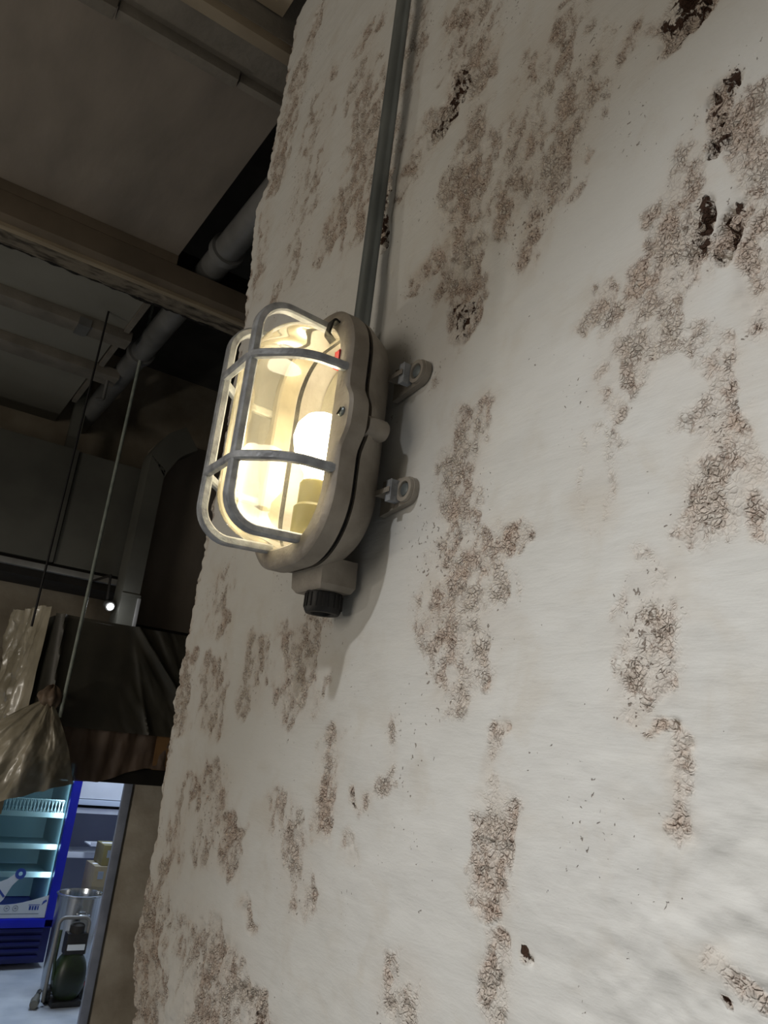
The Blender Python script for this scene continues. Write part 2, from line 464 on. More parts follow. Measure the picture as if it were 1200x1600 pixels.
M['soot'] = mat('sooty_black', (24, 22, 20), (40, 37, 32), .8, scale=8, bump=.2)

b = MB().box((-2.4, -1.6, -.1), (2.4, 7.2, 0)); tag(b.build('floor', M['floor']), 'pale grey tiled floor', kind='structure')
b = MB().box((-2.5, -1.6, 0), (-2.4, 4.6, 3.7)); tag(b.build('wall_left', M['render']), 'stained rendered wall', kind='structure')
b = MB().box((2.25, 1.36, 0), (2.4, 4.6, 3.7)); tag(b.build('wall_right_rear', M['dark_wall']), 'dark side wall behind the pier', kind='structure')
# back wall with the doorway
b = MB()
b.box((-2.4, 4.5, 0), (-.35, 4.55, 3.7)).box((1.40, 4.5, 0), (2.25, 4.55, 3.7)).box((-.35, 4.5, 1.50), (1.40, 4.55, 1.745)).box((-.35, 4.5, 1.815), (1.40, 4.55, 3.7)).box((.655, 4.5, 1.745), (1.40, 4.55, 1.815)).box((-.35, 4.53, 1.745), (.655, 4.55, 1.815))
tag(b.build('wall_back', M['render']), 'stained cream wall with the doorway', kind='structure')
b = MB()
b.box((1.352, 4.485, 0), (1.398, 4.51, 1.50), .006).box((-.35, 4.485, 0), (-.304, 4.51, 1.50), .006).box((-.35, 4.485, 1.455), (1.398, 4.51, 1.50), .006)
tag(b.build('trim_1', mat('grey_door_frame', (112, 116, 126), (134, 138, 148), .5, scale=9)), 'grey door frame', kind='structure')
b = MB().box((-1.1, 7.0, 0), (2.7, 7.1, 2.7)); tag(b.build('wall_far', M['white_room']), kind='structure')
b = MB().box((2.6, 4.62, 0), (2.7, 7.0, 2.7)); tag(b.build('wall_far_right', M['white_room']), kind='structure')
b = MB().box((-1.2, 4.62, 0), (-1.1, 7.1, 2.7)); tag(b.build('wall_far_left', M['white_room']), kind='structure')
b = MB().box((-1.2, 4.62, 2.7), (2.7, 7.1, 2.8)); tag(b.build('ceiling_far', M['white_room']), kind='structure')
# ceilings: upper deck, hung boards between the beams
ce = empty('ceiling', (0, 1, 3.1), 'dark ceiling of hung boards between beams', kind='structure')
MB().box((-2.4, -1.6, 3.62), (2.4, 4.6, 3.72)).build('upper_deck', M['dark_wall'], ce)
MB().box((-2.4, -1.6, 3.115), (.43, 1.37, 3.16)).build('board', M['tan'], ce)
MB().box((-2.4, 1.56, 3.10), (.56, 2.46, 3.135), .004).build('board', M['panel'], ce)
MB().box((-2.4, 2.62, 3.10), (.56, 3.13, 3.125), .004).build('board', M['panel2'], ce)
MB().box((-2.4, 3.13, 3.10), (.555, 3.56, 3.125), .004).build('board', M['panel2'], ce)
MB().box((-2.4, 3.56, 3.10), (.555, 4.5, 3.125), .004).build('board', M['panel2'], ce)
for a, c in ((2.62, 3.115), (3.22, 3.53), (3.66, 4.08)):
    MB().box((.56, a, 3.085), (.582, c, 3.14)).build('edge_strip', M['beam'], ce)

# cross beams
t = empty('concrete_beam', (0, 1.45, 3.06), 'broad grey brown ceiling beam edged by two pale strips nearest the lamp wall', 'beam')
MB().box((-2.4, 1.375, 3.06), (1.6, 1.545, 3.3), .006).build('beam_body', M['beam'], t)
b = MB()
b.box((-2.4, 1.378, 3.035), (1.2, 1.412, 3.062), .004); b.build('edge_strip', M['tan'], t)
b = MB()
b.box((-2.4, 1.515, 3.025), (.10, 1.553, 3.062), .004).box((.104, 1.520, 3.030), (.40, 1.553, 3.062), .004).box((.404, 1.527, 3.034), (.66, 1.550, 3.062), .004)
b.build('edge_strip', M['beam'], t)

t = empty('steel_beam', (0, 2.52, 2.98), 'long steel ceiling beam with crumbling black lower edge crossing behind the lamp', 'beam')
b = MB().box((-2.4, 2.44, 2.985), (1.0, 2.505, 3.064), .006).box((-2.4, 2.44, 3.064), (.56, 2.505, 3.11)); b.build('timber_plate', mat('brown_plate', (92, 82, 68), (112, 100, 84), .85, scale=5, bump=.3), t)
def flange(u, v):
    x = -2.2 + 4.0 * u
    a = 2 * math.pi * v
    yy = 2.56 + .048 * math.copysign(abs(math.cos(a)) ** .4, math.cos(a))
    zz = 2.987 + .014 * math.copysign(abs(math.sin(a)) ** .4, math.sin(a))
    n = float(fbm(np.array(x * 26.0 + 5), np.array(v * 12.0), 3)) - .5
    return (x, yy + .020 * n, zz + .016 * n)
MB().grid(flange, 300, 16).build('lower_flange', mat('rough_flange', (60, 54, 46), (118, 110, 96), .9, scale=34, bump=.8, bscale=90, lo=.36, hi=.56, stretch=(.4, 1.5, 1.5)), t)
def crust(u, v):
    x = -2.2 + 4.0 * u
    a = 2 * math.pi * v
    n = float(fbm(np.array(x * 34.0 + 50), np.array(v * 9.0), 3)) - .5
    return (x, 2.607 + (.016 + .022 * n) * math.cos(a), 2.990 + (.016 + .02 * n) * math.sin(a))
MB().grid(crust, 320, 12).build('crumbling_edge', mat('black_crust', (14, 13, 12), (48, 44, 38), .95, scale=50, bump=.9, bscale=110, lo=.5, hi=.75), t)
MB().box((-2.2, 2.553, 3.0), (1.8, 2.566, 3.2)).build('web', M['soot'], t)
MB().box((-2.2, 2.490, 2.972), (1.8, 2.514, 2.99), .003).build('packing_strip', M['timber'], t)

def batten(y0, y1, x1, z0, label, hook):
    t = empty('ceiling_batten', (0, (y0 + y1) / 2, z0), label, 'batten', 'battens under the rear ceiling boards')
    MB().box((-2.3, y0, z0), (x1, y1, 3.10), .004).build('timber', M['beam'], t)
    if hook:
        MB().tube(fillet([(x1 - .04, (y0 + y1) / 2, z0 + .01), (x1 - .04, (y0 + y1) / 2, z0 - .10), (x1 - .075, (y0 + y1) / 2, z0 - .11)], .012), .008).build('hook', M['galv'], t)
    else:
        MB().box((x1 - .22, y0 - .004, z0 - .006), (x1 - .17, y1 + .004, z0 + .03)).build('strap', M['galv'], t)
batten(3.12, 3.215, .60, 3.055, 'timber ceiling batten nearest the crumbling steel beam, without a hook', False)
batten(3.535, 3.655, .665, 3.055, 'timber ceiling batten with a bent hook at its end, farther from steel beam', True)

# round pipe along the ceiling gap
t = empty('ceiling_pipe', (.69, 2.9, 3.12), 'thick round grey pipe running above the beams beside the ceiling boards', 'pipe')
b = MB().lathe((.69, 1.6, 3.12), (0, 1, 0), [(0, .05), (2.9, .05)], 32); b.build('pipe', M['galv'], t)
for y in (2.30, 3.3):
    MB().lathe((.69, y, 3.12), (0, 1, 0), [(0, .05), (0, .062), (.035, .062), (.035, .05)], 32, False, False).build('joint_ring', M['galv'], t)
tag(MB().tube([(.79, 1.50, 3.61), (.795, 1.52, 2.9)], .003).build('hanging_wire', M['black']), 'thin dark wire hanging beside the wall edge above the round pipe', 'wire')

# box duct across the room
t = empty('box_duct', (.3, 4.3, 2.2), 'wide flat grey box duct crossing the room under the ceiling', 'duct')
for x0, x1 in ((-1.6, -.55), (-.55, .665), (.665, 1.05)):
    MB().box((x0, 4.12 if x1 > 1 else 4.1, 2.235), (x1 - .004, 4.46, 2.845), .008).build('duct_section', M['galv_dark'], t)
MB().box((-1.6, 4.085, 2.185), (1.055, 4.125, 2.215), .003).build('lower_rail', mat('bare_steel_rail', (150, 150, 146), (176, 176, 172), .4, .4, scale=9), t)
MB().box((-1.6, 4.13, 2.15), (1.055, 4.46, 2.232)).build('tray', M['soot'], t)
MB().box((.60, 4.2, 2.84), (.66, 4.25, 3.62)).build('hanger', M['galv_dark'], t)
MB().box((-1.0, 4.2, 2.84), (-.94, 4.25, 3.62)).build('hanger', M['galv_dark'], t)

# vertical flue with bent top, and the dark chamber right of it
t = empty('vertical_duct', (.94, 3.64, 1.93), 'pale grey vertical duct bending right at its top, open at its lower end', 'duct')
pth = [(.94, 3.66, 1.93), (.94, 3.66, 2.72), (1.0, 3.66, 2.84), (1.08, 3.66, 2.90)]
loops = []
pf = fillet(pth, [.12, .15])
for p in pf:
    loops.append([(p.x + sx * .040 * (1 if p.z < 2.8 else 1), p.y + sy * .07, p.z + (.0 if p.z < 2.7 else -sx * .05)) for sx, sy in ((-1, -1), (1, -1), (1, 1), (-1, 1))])
MB().loft(loops, True, True, True).build('duct_shell', M['galv_dark'], t)
MB().box((.972, 3.575, 1.928), (.986, 3.735, 2.06), .003).build('lit_edge', mat('edge_light_tone', (168, 168, 168), (190, 190, 190), .4, .3, scale=9), t)  # paler strip painting the light on the duct's lower right edge
MB().box((.896, 3.583, 2.06), (.985, 3.588, 2.075)).build('seam', M['galv_dark'], t)
t = empty('plenum_box', (1.35, 3.8, 1.95), 'large dark sheet metal chamber hanging between the vertical duct and lamp wall', 'duct')
MB().box((.99, 3.77, 1.955), (1.9, 4.05, 2.93), .01).build('casing', M['panel'], t)
MB().box((.985, 3.755, 1.935), (1.91, 4.06, 1.965), .004).build('bottom_flange', M['soot'], t)
MB().tube([(1.5, 3.9, 2.9), (1.5, 3.9, 3.62)], .008).build('hanger', M['galv'], t)

# suspension rods
b = MB().tube([(.690, 3.30, 3.62), (.690, 3.30, 1.50)], .0075); rod = b.build('threaded_rod', mat('rod_steel', (132, 142, 134), (160, 168, 158), .5, .0, scale=30))
tag(rod, 'long thin steel rod hanging from the ceiling to plastic knot on cooling unit', 'rod', 'suspension rods')
b = MB().tube([(.467, 3.02, 3.10), (.467, 3.02, 1.80)], .0042)
tag(b.build('threaded_rod', M['black']), 'thin dark rod left of the longer rod, ending above the plastic sheet', 'rod', 'suspension rods')

# small spot lamp under the duct
lamp_light('ceiling_spot_light', 'POINT', (.835, 3.50, 1.985), (0, 0, 0), .45, (.95, .97, 1), shadow_soft_size=.015)
t = empty('ceiling_spot', (.862, 3.62, 2.03), 'small bright white lamp glowing beside the vertical duct', 'lamp')
MB().lathe((.858, 3.66, 2.02), (.15, -1, -.35), [(0, .008), (.008, .019), (.05, .022), (.052, .019)], 20).build('lamp_body', M['galv'], t)
MB().lathe((.858, 3.66, 2.02), (.15, -1, -.35), [(.048, .0185), (.054, .015), (.057, .007)], 20).build('lens', emit('white_led', (.95, .97, 1), 6), t)
MB().tube([(.858, 3.665, 2.03), (.858, 3.70, 2.16), (.858, 4.12, 2.18)], .006).build('bracket', M['soot'], t)

# ------------------------------------------------------------------ ceiling-hung cooling unit under plastic
t = empty('cooling_unit', (.88, 3.7, 1.46), 'dark box shaped cooling unit hung at door head height under plastic film', 'air conditioner')
MB().box((.602, 3.41, 1.475), (1.36, 4.08, 1.90), .012).build('casing', mat('unit_casing', (52, 52, 40), (66, 66, 54), .5, scale=3, bump=.08), t)
MB().box((.85, 3.43, 1.265), (1.345, 3.53, 1.33), .004).build('lower_channel', M['soot'], t)
MB().box((.70, 3.45, 1.325), (1.35, 4.0, 1.48), .006).build('drip_tray', mat('drip_tray', (92, 78, 66), (118, 100, 84), .7, scale=7, bump=.2), t)
MB().box((1.13, 3.415, 1.33), (1.22, 3.452, 1.485), .004).build('side_flap', mat('cardboard_flap', (134, 100, 64), (150, 114, 74), .8, scale=8), t)
MB().box((1.0, 3.9, 1.895), (1.34, 4.04, 1.925), .003).build('top_rail', M['soot'], t)

def plastic(name, c1, c2, alpha, rough, coat=.6):
    m = mat(name, c1, c2, rough, scale=7, bump=.35, bscale=22, spec=.8)
    b = m.node_tree.nodes['Principled BSDF']
    b.inputs['Alpha'].default_value = alpha
    b.inputs['Coat Weight'].default_value = coat
    b.inputs['Coat Roughness'].default_value = .18
    return m
M['film'] = plastic('dusty_plastic_film', (150, 142, 122), (190, 182, 162), .98, .35, .4)
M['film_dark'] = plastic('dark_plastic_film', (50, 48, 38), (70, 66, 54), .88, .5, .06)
fb = lambda x, y, o=4: float(fbm(np.array(float(x)), np.array(float(y)), o))
t = empty('plastic_sheet', (.6, 3.4, 1.08), 'crumpled translucent beige plastic sheet tied over the cooling unit', 'plastic sheet')
def side(u, v):
    y = 3.385 + .74 * u - .06 * v * u
    z = 1.915 - .80 * v + .05 * u * (1 - v)
    f = fb(y * 16 + z * 3, z * 2.6, 4) - .5
    g = abs(math.sin((y * 30 + z * 7 + 3 * fb(y * 5, z * 4))))
    f2 = fb(y * 40 + 4 * z, z * 12, 3) - .5
    w = min(1.0, u * 5 + .08)
    return (.590 - .006 - w * (.012 + .05 * v * v - .085 * f - .045 * f2 + .02 * g), y + .01 * f, z + .02 * fb(y * 9, 4.4) + .03 * f2 * w)
MB().grid(side, 90, 90).build('side_drape', M['film'], t, 60)
K = Vector((.645, 3.325, 1.575))
def bag(u, v):
    q = Vector((.800 - .62 * u, 3.335 - .10 * math.sin(math.pi * min(u * 1.2, 1)) + .05 * u, 1.262 - .19 * u + .05 * max(0, u - .6)))
    p = K + (q - K) * v
    p.y -= .07 * math.sin(math.pi * v) * (1 - .4 * u)
    p.z += .07 * math.sin(math.pi * v) * u
    f = math.sin(u * 26 + 3 * fb(u * 4, v * 3)) * .014 * (v ** .7) + .05 * (fb(u * 9, v * 4 + 7) - .5) * v ** .5
    return (p.x + .4 * f, p.y + f, p.z + .018 * (fb(u * 8, v * 3) - .5) * v)
MB().grid(bag, 90, 70).build('lower_drape', M['film'], t, 60)
def knot(u, v):
    a, h = 2 * math.pi * u, math.pi * v
    r = .036 * (1 + .5 * (fb(math.cos(a) * 2 + 5, h * 2 + math.sin(a) * 2) - .5) + .12 * math.sin(7 * a))
    return (K.x + r * math.sin(h) * math.cos(a) * 1.2, K.y - .01 + r * math.sin(h) * math.sin(a), K.z - .005 + r * 1.2 * math.cos(h))
MB().grid(knot, 40, 20).build('knot', mat('plastic_knot', (96, 80, 68), (134, 116, 98), .5, scale=20, bump=.4), t, 60)
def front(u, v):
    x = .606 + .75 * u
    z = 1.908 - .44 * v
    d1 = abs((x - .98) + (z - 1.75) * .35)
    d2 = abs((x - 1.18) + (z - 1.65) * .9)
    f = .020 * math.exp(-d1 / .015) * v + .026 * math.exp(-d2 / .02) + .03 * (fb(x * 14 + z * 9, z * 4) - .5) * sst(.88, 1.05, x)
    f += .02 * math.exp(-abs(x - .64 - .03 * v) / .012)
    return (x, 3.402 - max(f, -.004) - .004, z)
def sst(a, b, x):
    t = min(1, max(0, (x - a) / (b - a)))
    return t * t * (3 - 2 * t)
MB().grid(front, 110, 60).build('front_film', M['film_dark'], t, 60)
def skirt(u, v):
    x = .70 + .52 * u
    z = 1.478 - (.215 - .07 * sst(.35, .8, u)) * v
    f = .02 * (fb(x * 26, v * 1.5) - .5) + .006 * math.sin(x * 70 + 2 * v)
    return (x, 3.425 - .012 * v - f, z + .012 * (fb(x * 12, 8) - .5) * v)
MB().grid(skirt, 80, 20).build('skirt', plastic('brown_film', (98, 80, 66), (122, 102, 86), .96, .6, .0), t, 60)

# ------------------------------------------------------------------ back room
M['blue'] = mat('cobalt_enamel', (24, 34, 176), (28, 40, 190), .35, scale=5)
M['navy'] = mat('navy_plastic', (14, 20, 84), (20, 26, 100), .4, scale=6)
M['cabinet_in'] = mat('cabinet_lining', (128, 150, 160), (142, 164, 172), .5, scale=3)
M['wire'] = mat('white_wire', (200, 210, 214), (214, 222, 226), .4, scale=9)
M['steel'] = mat('polished_steel', (168, 172, 176), (190, 194, 198), .22, .95, scale=14, stretch=(6, 6, .3))
M['white'] = mat('white_plastic', (214, 218, 224), (226, 230, 234), .4, scale=6)

def glass_mat(name, col, gloss, rough=.03, dust=0.0, dustcol=(255, 244, 214), scale=14, stretch=(1, 1, 1)):
    m = bpy.data.materials.new(name)
    m.use_nodes = True
    nt = m.node_tree
    nt.nodes.remove(nt.nodes['Principled BSDF'])
    out = nt.nodes['Material Output']
    N = nt.nodes.new; L = nt.links.new
    tr = N('ShaderNodeBsdfTransparent'); tr.inputs['Color'].default_value = col + (1,)
    gl = N('ShaderNodeBsdfGlossy'); gl.inputs['Roughness'].default_value = rough; gl.inputs['Color'].default_value = (1, 1, 1, 1)
    fr = N('ShaderNodeFresnel'); fr.inputs['IOR'].default_value = gloss
    mx = N('ShaderNodeMixShader')
    L(fr.outputs[0], mx.inputs[0]); L(tr.outputs[0], mx.inputs[1]); L(gl.outputs[0], mx.inputs[2])
    last = mx
    if dust:
        tl = N('ShaderNodeBsdfTranslucent'); tl.inputs['Color'].default_value = lin(dustcol)
        df = N('ShaderNodeBsdfDiffuse'); df.inputs['Color'].default_value = lin(dustcol)
        ad = N('ShaderNodeMixShader'); ad.inputs[0].default_value = .35
        L(tl.outputs[0], ad.inputs[1]); L(df.outputs[0], ad.inputs[2])
        tc = N('ShaderNodeTexCoord'); mp = N('ShaderNodeMapping'); mp.inputs['Scale'].default_value = stretch
        nz = N('ShaderNodeTexNoise'); nz.inputs['Scale'].default_value = scale; nz.inputs['Detail'].default_value = 5
        L(tc.outputs['Object'], mp.inputs['Vector']); L(mp.outputs['Vector'], nz.inputs['Vector'])
        mr = N('ShaderNodeMapRange'); mr.inputs['From Min'].default_value = .3; mr.inputs['From Max'].default_value = .72
        mr.inputs['To Min'].default_value = dust * .25; mr.inputs['To Max'].default_value = dust * 1.5
        L(nz.outputs['Fac'], mr.inputs['Value'])
        m2 = N('ShaderNodeMixShader')
        L(mr.outputs[0], m2.inputs[0]); L(mx.outputs[0], m2.inputs[1]); L(ad.outputs[0], m2.inputs[2])
        last = m2
    L(last.outputs[0], out.inputs['Surface'])
    return m

# display fridge: front at y = 5.6
FX0, FX1, FY, FZ = .70, 1.408, 5.60, 1.86
t = empty('display_fridge', ((FX0 + FX1) / 2, FY + .3, 0), 'tall cobalt blue display fridge with glass door and navy louvred base', 'fridge')
b = MB()
b.box((FX0, FY + .04, .30), (FX0 + .05, FY + .62, FZ)).box((FX1 - .05, FY + .04, .30), (FX1, FY + .62, FZ)).box((FX0, FY + .58, .30), (FX1, FY + .62, FZ)).box((FX0, FY + .04, FZ - .16), (FX1, FY + .62, FZ))
b.box((FX0, FY + .04, .24), (FX1, FY + .62, .305))
b.build('cabinet', M['blue'], t)
b = MB()
b.box((FX0 + .05, FY + .55, .31), (FX1 - .05, FY + .58, FZ - .16)).box((FX0 + .05, FY + .06, .305), (FX0 + .056, FY + .56, FZ - .16)).box((FX1 - .056, FY + .06, .305), (FX1 - .05, FY + .56, FZ - .16))
b.build('lining', M['cabinet_in'], t)
base = MB().box((FX0, FY + .03, .03), (FX1, FY + .60, .24), .008).build('base', M['navy'], t)
for k in range(5):
    z = .055 + k * .038
    MB().box((FX0 + .03, FY + .012, z), (FX1 - .05, FY + .034, z + .022), .004).build('louvre', M['navy'], base)
for z in (.525, .692, .885, 1.12, 1.4):
    sh = MB().box((FX0 + .06, FY + .10, z - .012), (FX1 - .06, FY + .52, z - .004)).build('shelf', M['cabinet_in'], t)
    MB().box((FX0 + .056, FY + .085, z - .016), (FX1 - .056, FY + .10, z + .016), .003).build('price_rail', M['wire'], sh)
# wire basket front on the third shelf
b = MB()
for k in range(26):
    x = FX0 + .08 + k * (FX1 - FX0 - .16) / 25
    b.tube([(x, FY + .088, .90), (x + .012, FY + .088, .975)], .002, 5)
    b.tube([(x + .012, FY + .088, .90), (x, FY + .088, .975)], .002, 5)
b.tube([(FX0 + .07, FY + .088, .978), (FX1 - .07, FY + .088, .978)], .003, 6)
tag(b.build('wire_basket_front', M['wire'], t), kind='stuff')
door = MB()
door.box((FX1 - .056, FY, .235), (FX1, FY + .04, FZ), .006).box((FX0, FY, .235), (FX0 + .05, FY + .04, FZ), .006).box((FX0, FY, .235), (FX1, FY + .04, .285), .006).box((FX0, FY, FZ - .16), (FX1, FY + .04, FZ), .006)
door = door.build('door', M['blue'], t)
MB().box((FX0 + .05, FY + .012, .285), (FX1 - .056, FY + .018, FZ - .16)).build('pane', glass_mat('fridge_glass', (.78, .90, .92), 1.3), door)
# printed band and bottle on the glass
def plate(pts, y, th=.0012):
    f = [(x, y, z) for x, z in pts]; k = [(x, y - th, z) for x, z in pts]
    return MB().loft([f, k], True, True, True)
gy = FY + .0115
M['decal_white'] = mat('decal_white', (196, 206, 214), (206, 214, 220), .4, scale=8)
M['decal_grey'] = mat('decal_grey', (120, 132, 150), (128, 140, 156), .4, scale=8)
M['decal_blue'] = mat('decal_blue', (44, 70, 150), (60, 86, 166), .4, scale=8)
pts = [(FX0 + .052, .290), (FX1 - .058, .290), (FX1 - .058, .420)]
for k in range(13):
    a = k / 12
    x = FX1 - .058 - a * (FX1 - FX0 - .11)
    pts.append((x, .420 - .055 * math.sin(math.pi * min(1, a * 2.2) * .5) + .05 * max(0, a - .5)))
plate(pts, gy).build('printed_band', M['decal_white'], door)
b = MB()
for cx in (1.06, 1.115, 1.165):
    b.lathe((cx, gy - .0012, .345), (0, -1, 0), [(0, .014), (.0008, .014), (.0008, .017), (0, .017)], 18, False, False)
    b.box((cx - .006, gy - .002, .341), (cx + .006, gy - .0012, .349))
b.box((1.05, gy - .002, .312), (1.31, gy - .0012, .316))
b.build('printed_symbols', M['decal_grey'], door)
b = MB()
for k, (x0, x1) in enumerate(((1.245, 1.257), (1.262, 1.272), (1.277, 1.289), (1.294, 1.302))):
    b.box((x0, gy - .002, .335), (x1, gy - .0012, .358))
b.box((1.24, gy - .002, .362), (1.307, gy - .0012, .366))
pp = [(1.315, .362), (1.345, .385), (1.338, .395), (1.322, .385)]
b2 = plate(pp, gy - .0012, .0008); b.add(b2.v, b2.f)
b.build('printed_mark', M['decal_blue'], door)
# tilted bottle print
ax = Vector((.72, .69)); pr = Vector((-.69, .72)); o0 = Vector((.955, .355))
prof = [(0, .062), (.05, .066), (.12, .060), (.16, .042), (.20, .026), (.235, .022), (.262, .022)]
pts = [o0 + ax * a + pr * r for a, r in prof] + [o0 + ax * a - pr * r for a, r in reversed(prof)]
plate([(p.x, p.y) for p in pts], gy).build('bottle_print', M['decal_white'], door)
b = MB()
c = o0 + ax * .272
b.lathe((c.x, gy - .0012, c.y), (0, -1, 0), [(0, .012), (.0012, .012), (.0012, .032), (0, .032)], 20, False, False)
for a0, a1, r in ((.02, .035, .058), (.06, .10, .03), (.125, .138, .05)):
    q = [o0 + ax * a0 + pr * r, o0 + ax * a1 + pr * r, o0 + ax * a1 - pr * r, o0 + ax * a0 - pr * r]
    b3 = plate([(p.x, p.y) for p in q], gy - .0012, .0008); b.add(b3.v, b3.f)
b.build('bottle_lettering', M['decal_blue'], door)
MB().box((FX0 + .012, FY - .03, .9), (FX0 + .035, FY + .004, 1.25), .005).build('door_handle', M['blue'], door)

# white shelving behind
t = empty('shelf_unit', (2.0, 6.6, 0), 'white open shelving with deep boards behind the steel pot', 'shelf')
M['shelf_back'] = mat('shelf_back', (126, 130, 150), (136, 140, 158), .6, scale=4)
MB().box((1.40, 6.92, .05), (2.55, 6.95, 2.0)).build('back_panel', M['shelf_back'], t)
for x in (1.42, 2.53):
    MB().box((x - .015, 6.5, 0), (x + .015, 6.93, 2.0), .003).build('upright', M['white'], t)
for z in (.525, .84, 1.36):
    s = MB().box((1.435, 6.5, z - .015), (2.515, 6.92, z), .002).build('shelf', M['white'], t)
    MB().box((1.435, 6.488, z - .018), (2.515, 6.50, z + .022), .003).build('shelf_lip', M['white'], s)
MB().box((1.435, 6.47, .93), (2.515, 6.49, 1.36), .004).build('light_box', M['white'], t)
MB().box((1.435, 6.46, .885), (2.515, 6.488, .925), .003).build('lower_panel', mat('panel_blue_white', (186, 198, 214), (196, 206, 220), .5, scale=4), t)
t = empty('paper_tray', (1.88, 6.35, .62), 'white paper tray jutting out above the cardboard boxes', 'tray')
MB().box((1.735, 6.30, .616), (2.02, 6.49, .626), .002).build('tray_base', M['white'], t)
MB().box((1.735, 6.30, .626), (2.02, 6.306, .646), .002).build('tray_lip', M['white'], t)
t = empty('picture_frame', (1.96, 6.4, .63), 'small dark framed white card standing above the boxes', 'frame')
b = MB(); b.box((1.925, 6.40, .648), (2.03, 6.415, .662)).box((1.925, 6.40, .77), (2.03, 6.415, .784)).box((1.925, 6.40, .66), (1.938, 6.415, .772)).box((2.017, 6.40, .66), (2.03, 6.415, .772))
b.build('rim', M['navy'], t)
MB().box((1.938, 6.404, .66), (2.017, 6.41, .772)).build('card', M['white'], t)
MB().box((1.96, 6.41, .626), (1.99, 6.45, .66)).build('foot', M['navy'], t)

# cardboard boxes behind the pot
M['card'] = mat('cardboard', (120, 112, 92), (136, 128, 106), .85, scale=8, bump=.1)
M['card2'] = mat('olive_cardboard', (104, 100, 66), (120, 114, 78), .85, scale=8, bump=.1)
for (a, c, m, lab) in (((1.572, 5.5, .0), (1.80, 5.74, .61), M['card'], 'tall grey cardboard box standing on the floor against the door frame'),
                       ((1.612, 5.52, .612), (1.80, 5.72, .735), M['card2'], 'olive carton on top of the tall grey box')):
    t = empty('cardboard_box', ((a[0] + c[0]) / 2, (a[1] + c[1]) / 2, a[2]), lab, 'box')
    MB().box(a, c, .004).build('box_body', m, t)
    MB().box((a[0] + .01, a[1] + .09, c[2] - .001), (c[0] - .01, a[1] + .13, c[2] + .001)).build('tape', M['white'], t)
    MB().box((a[0] + .025, a[1] - .002, c[2] - .075), (a[0] + .06, a[1] + .002, c[2] - .03)).build('printed_panel', M['decal_grey'], t)

# big stainless pot
t = empty('stock_pot', (1.432, 5.2, 0), 'large polished stainless steel pot on the floor beside blue fridge', 'pot')
MB().lathe((1.432, 5.2, .0), (0, 0, 1), [(0, .105), (.008, .118), (.05, .122), (.50, .128), (.505, .136), (.512, .136), (.514, .126), (.505, .124), (.06, .116), (.05, .0)], 48, True, False).build('pot_body', M['steel'], t)
for s in (-1, 1):
    MB().tube(fillet([(1.402, 5.2 + s * .123, .42), (1.402, 5.2 + s * .165, .42), (1.462, 5.2 + s * .165, .42), (1.462, 5.2 + s * .123, .42)], .015), .006).build('handle', M['steel'], t)

# green and black pump on a wheeled foot
t = empty('pump_machine', (1.38, 4.93, 0), 'black and green wheeled pump with bent steel handle standing before the pot', 'machine')
M['green'] = mat('dark_green_shell', (20, 28, 14), (40, 58, 22), .45, scale=9, lo=.45, hi=.7)
def shell(u, v):
    a = 2 * math.pi * u
    r = .088 * (math.sin(math.pi * min(max(v, .0), 1)) ** .35 if 0 < v < 1 else 0)
    ca, sa = math.cos(a), math.sin(a)
    q = 1 / (abs(ca) ** 3.2 + abs(sa) ** 3.2) ** (1 / 3.2)
    return (1.385 + r * ca * q, 4.94 + r * .85 * sa * q, .012 + .255 * v)
MB().grid(shell, 32, 24).build('tank', M['green'], t)
MB().box((1.305, 4.875, .0), (1.465, 5.0, .03), .01).build('base', M['black'], t)
MB().box((1.325, 4.90, .25), (1.44, 4.98, .36), .014).build('motor', M['black'], t)
MB().box((1.335, 4.895, .275), (1.43, 4.905, .305), .003).build('name_plate', M['decal_white'], t)
MB().lathe((1.38, 4.94, .355), (0, 0, 1), [(0, .04), (.04, .04), (.05, .03), (.055, .012)], 20).build('motor_cap', M['soot'], t)
MB().tube(fillet([(1.272, 4.93, .02), (1.272, 4.93, .435), (1.44, 4.93, .435), (1.44, 4.93, .25)], .035), .010).build('handle', M['galv'], t)
MB().tube(fillet([(1.30, 4.92, .13), (1.283, 4.90, .22), (1.283, 4.90, .38)], .02), .008).build('side_hose', M['green'], t)
for s in (1.296, 1.472):
    MB().lathe((s, 4.98, .045), (1, 0, 0), [(-.012, .02), (-.012, .045), (.012, .045), (.012, .02)], 20).build('wheel', M['black'], t)
t = empty('hose_nozzle', (1.245, 4.93, 0), 'short grey hose coupling lying on the floor left of the pump', 'nozzle')
MB().lathe((1.215, 4.88, .024), (.35, 1, .12), [(0, .022), (.05, .024), (.06, .018), (.10, .016)], 20).build('coupling', M['galv_dark'], t)
MB().lathe((1.250, 4.98, .036), (.35, 1, .12), [(0, .013), (.06, .011)], 16).build('tail', M['black'], t)
t = empty('red_bottle', (1.515, 5.02, 0), 'small red bottle on the floor between pump and door frame', 'bottle')
MB().lathe((1.515, 5.02, 0), (0, 0, 1), [(0, .02), (.004, .024), (.07, .024), (.085, .012), (.09, .010)], 20).build('bottle_body', mat('red_plastic', (150, 24, 40), (166, 30, 48), .4, scale=9), t)
MB().lathe((1.515, 5.02, .088), (0, 0, 1), [(0, .012), (.018, .012)], 16).build('cap', M['white'], t)

# ------------------------------------------------------------------ the bulkhead lamp
LO = Vector((WX, .785, 1.848))
def P(o, s, z):
    """o out of the wall, s towards the photographer, z up, from the lamp's centre on the wall"""
    return (LO.x - o, LO.y - s, LO.z + z)

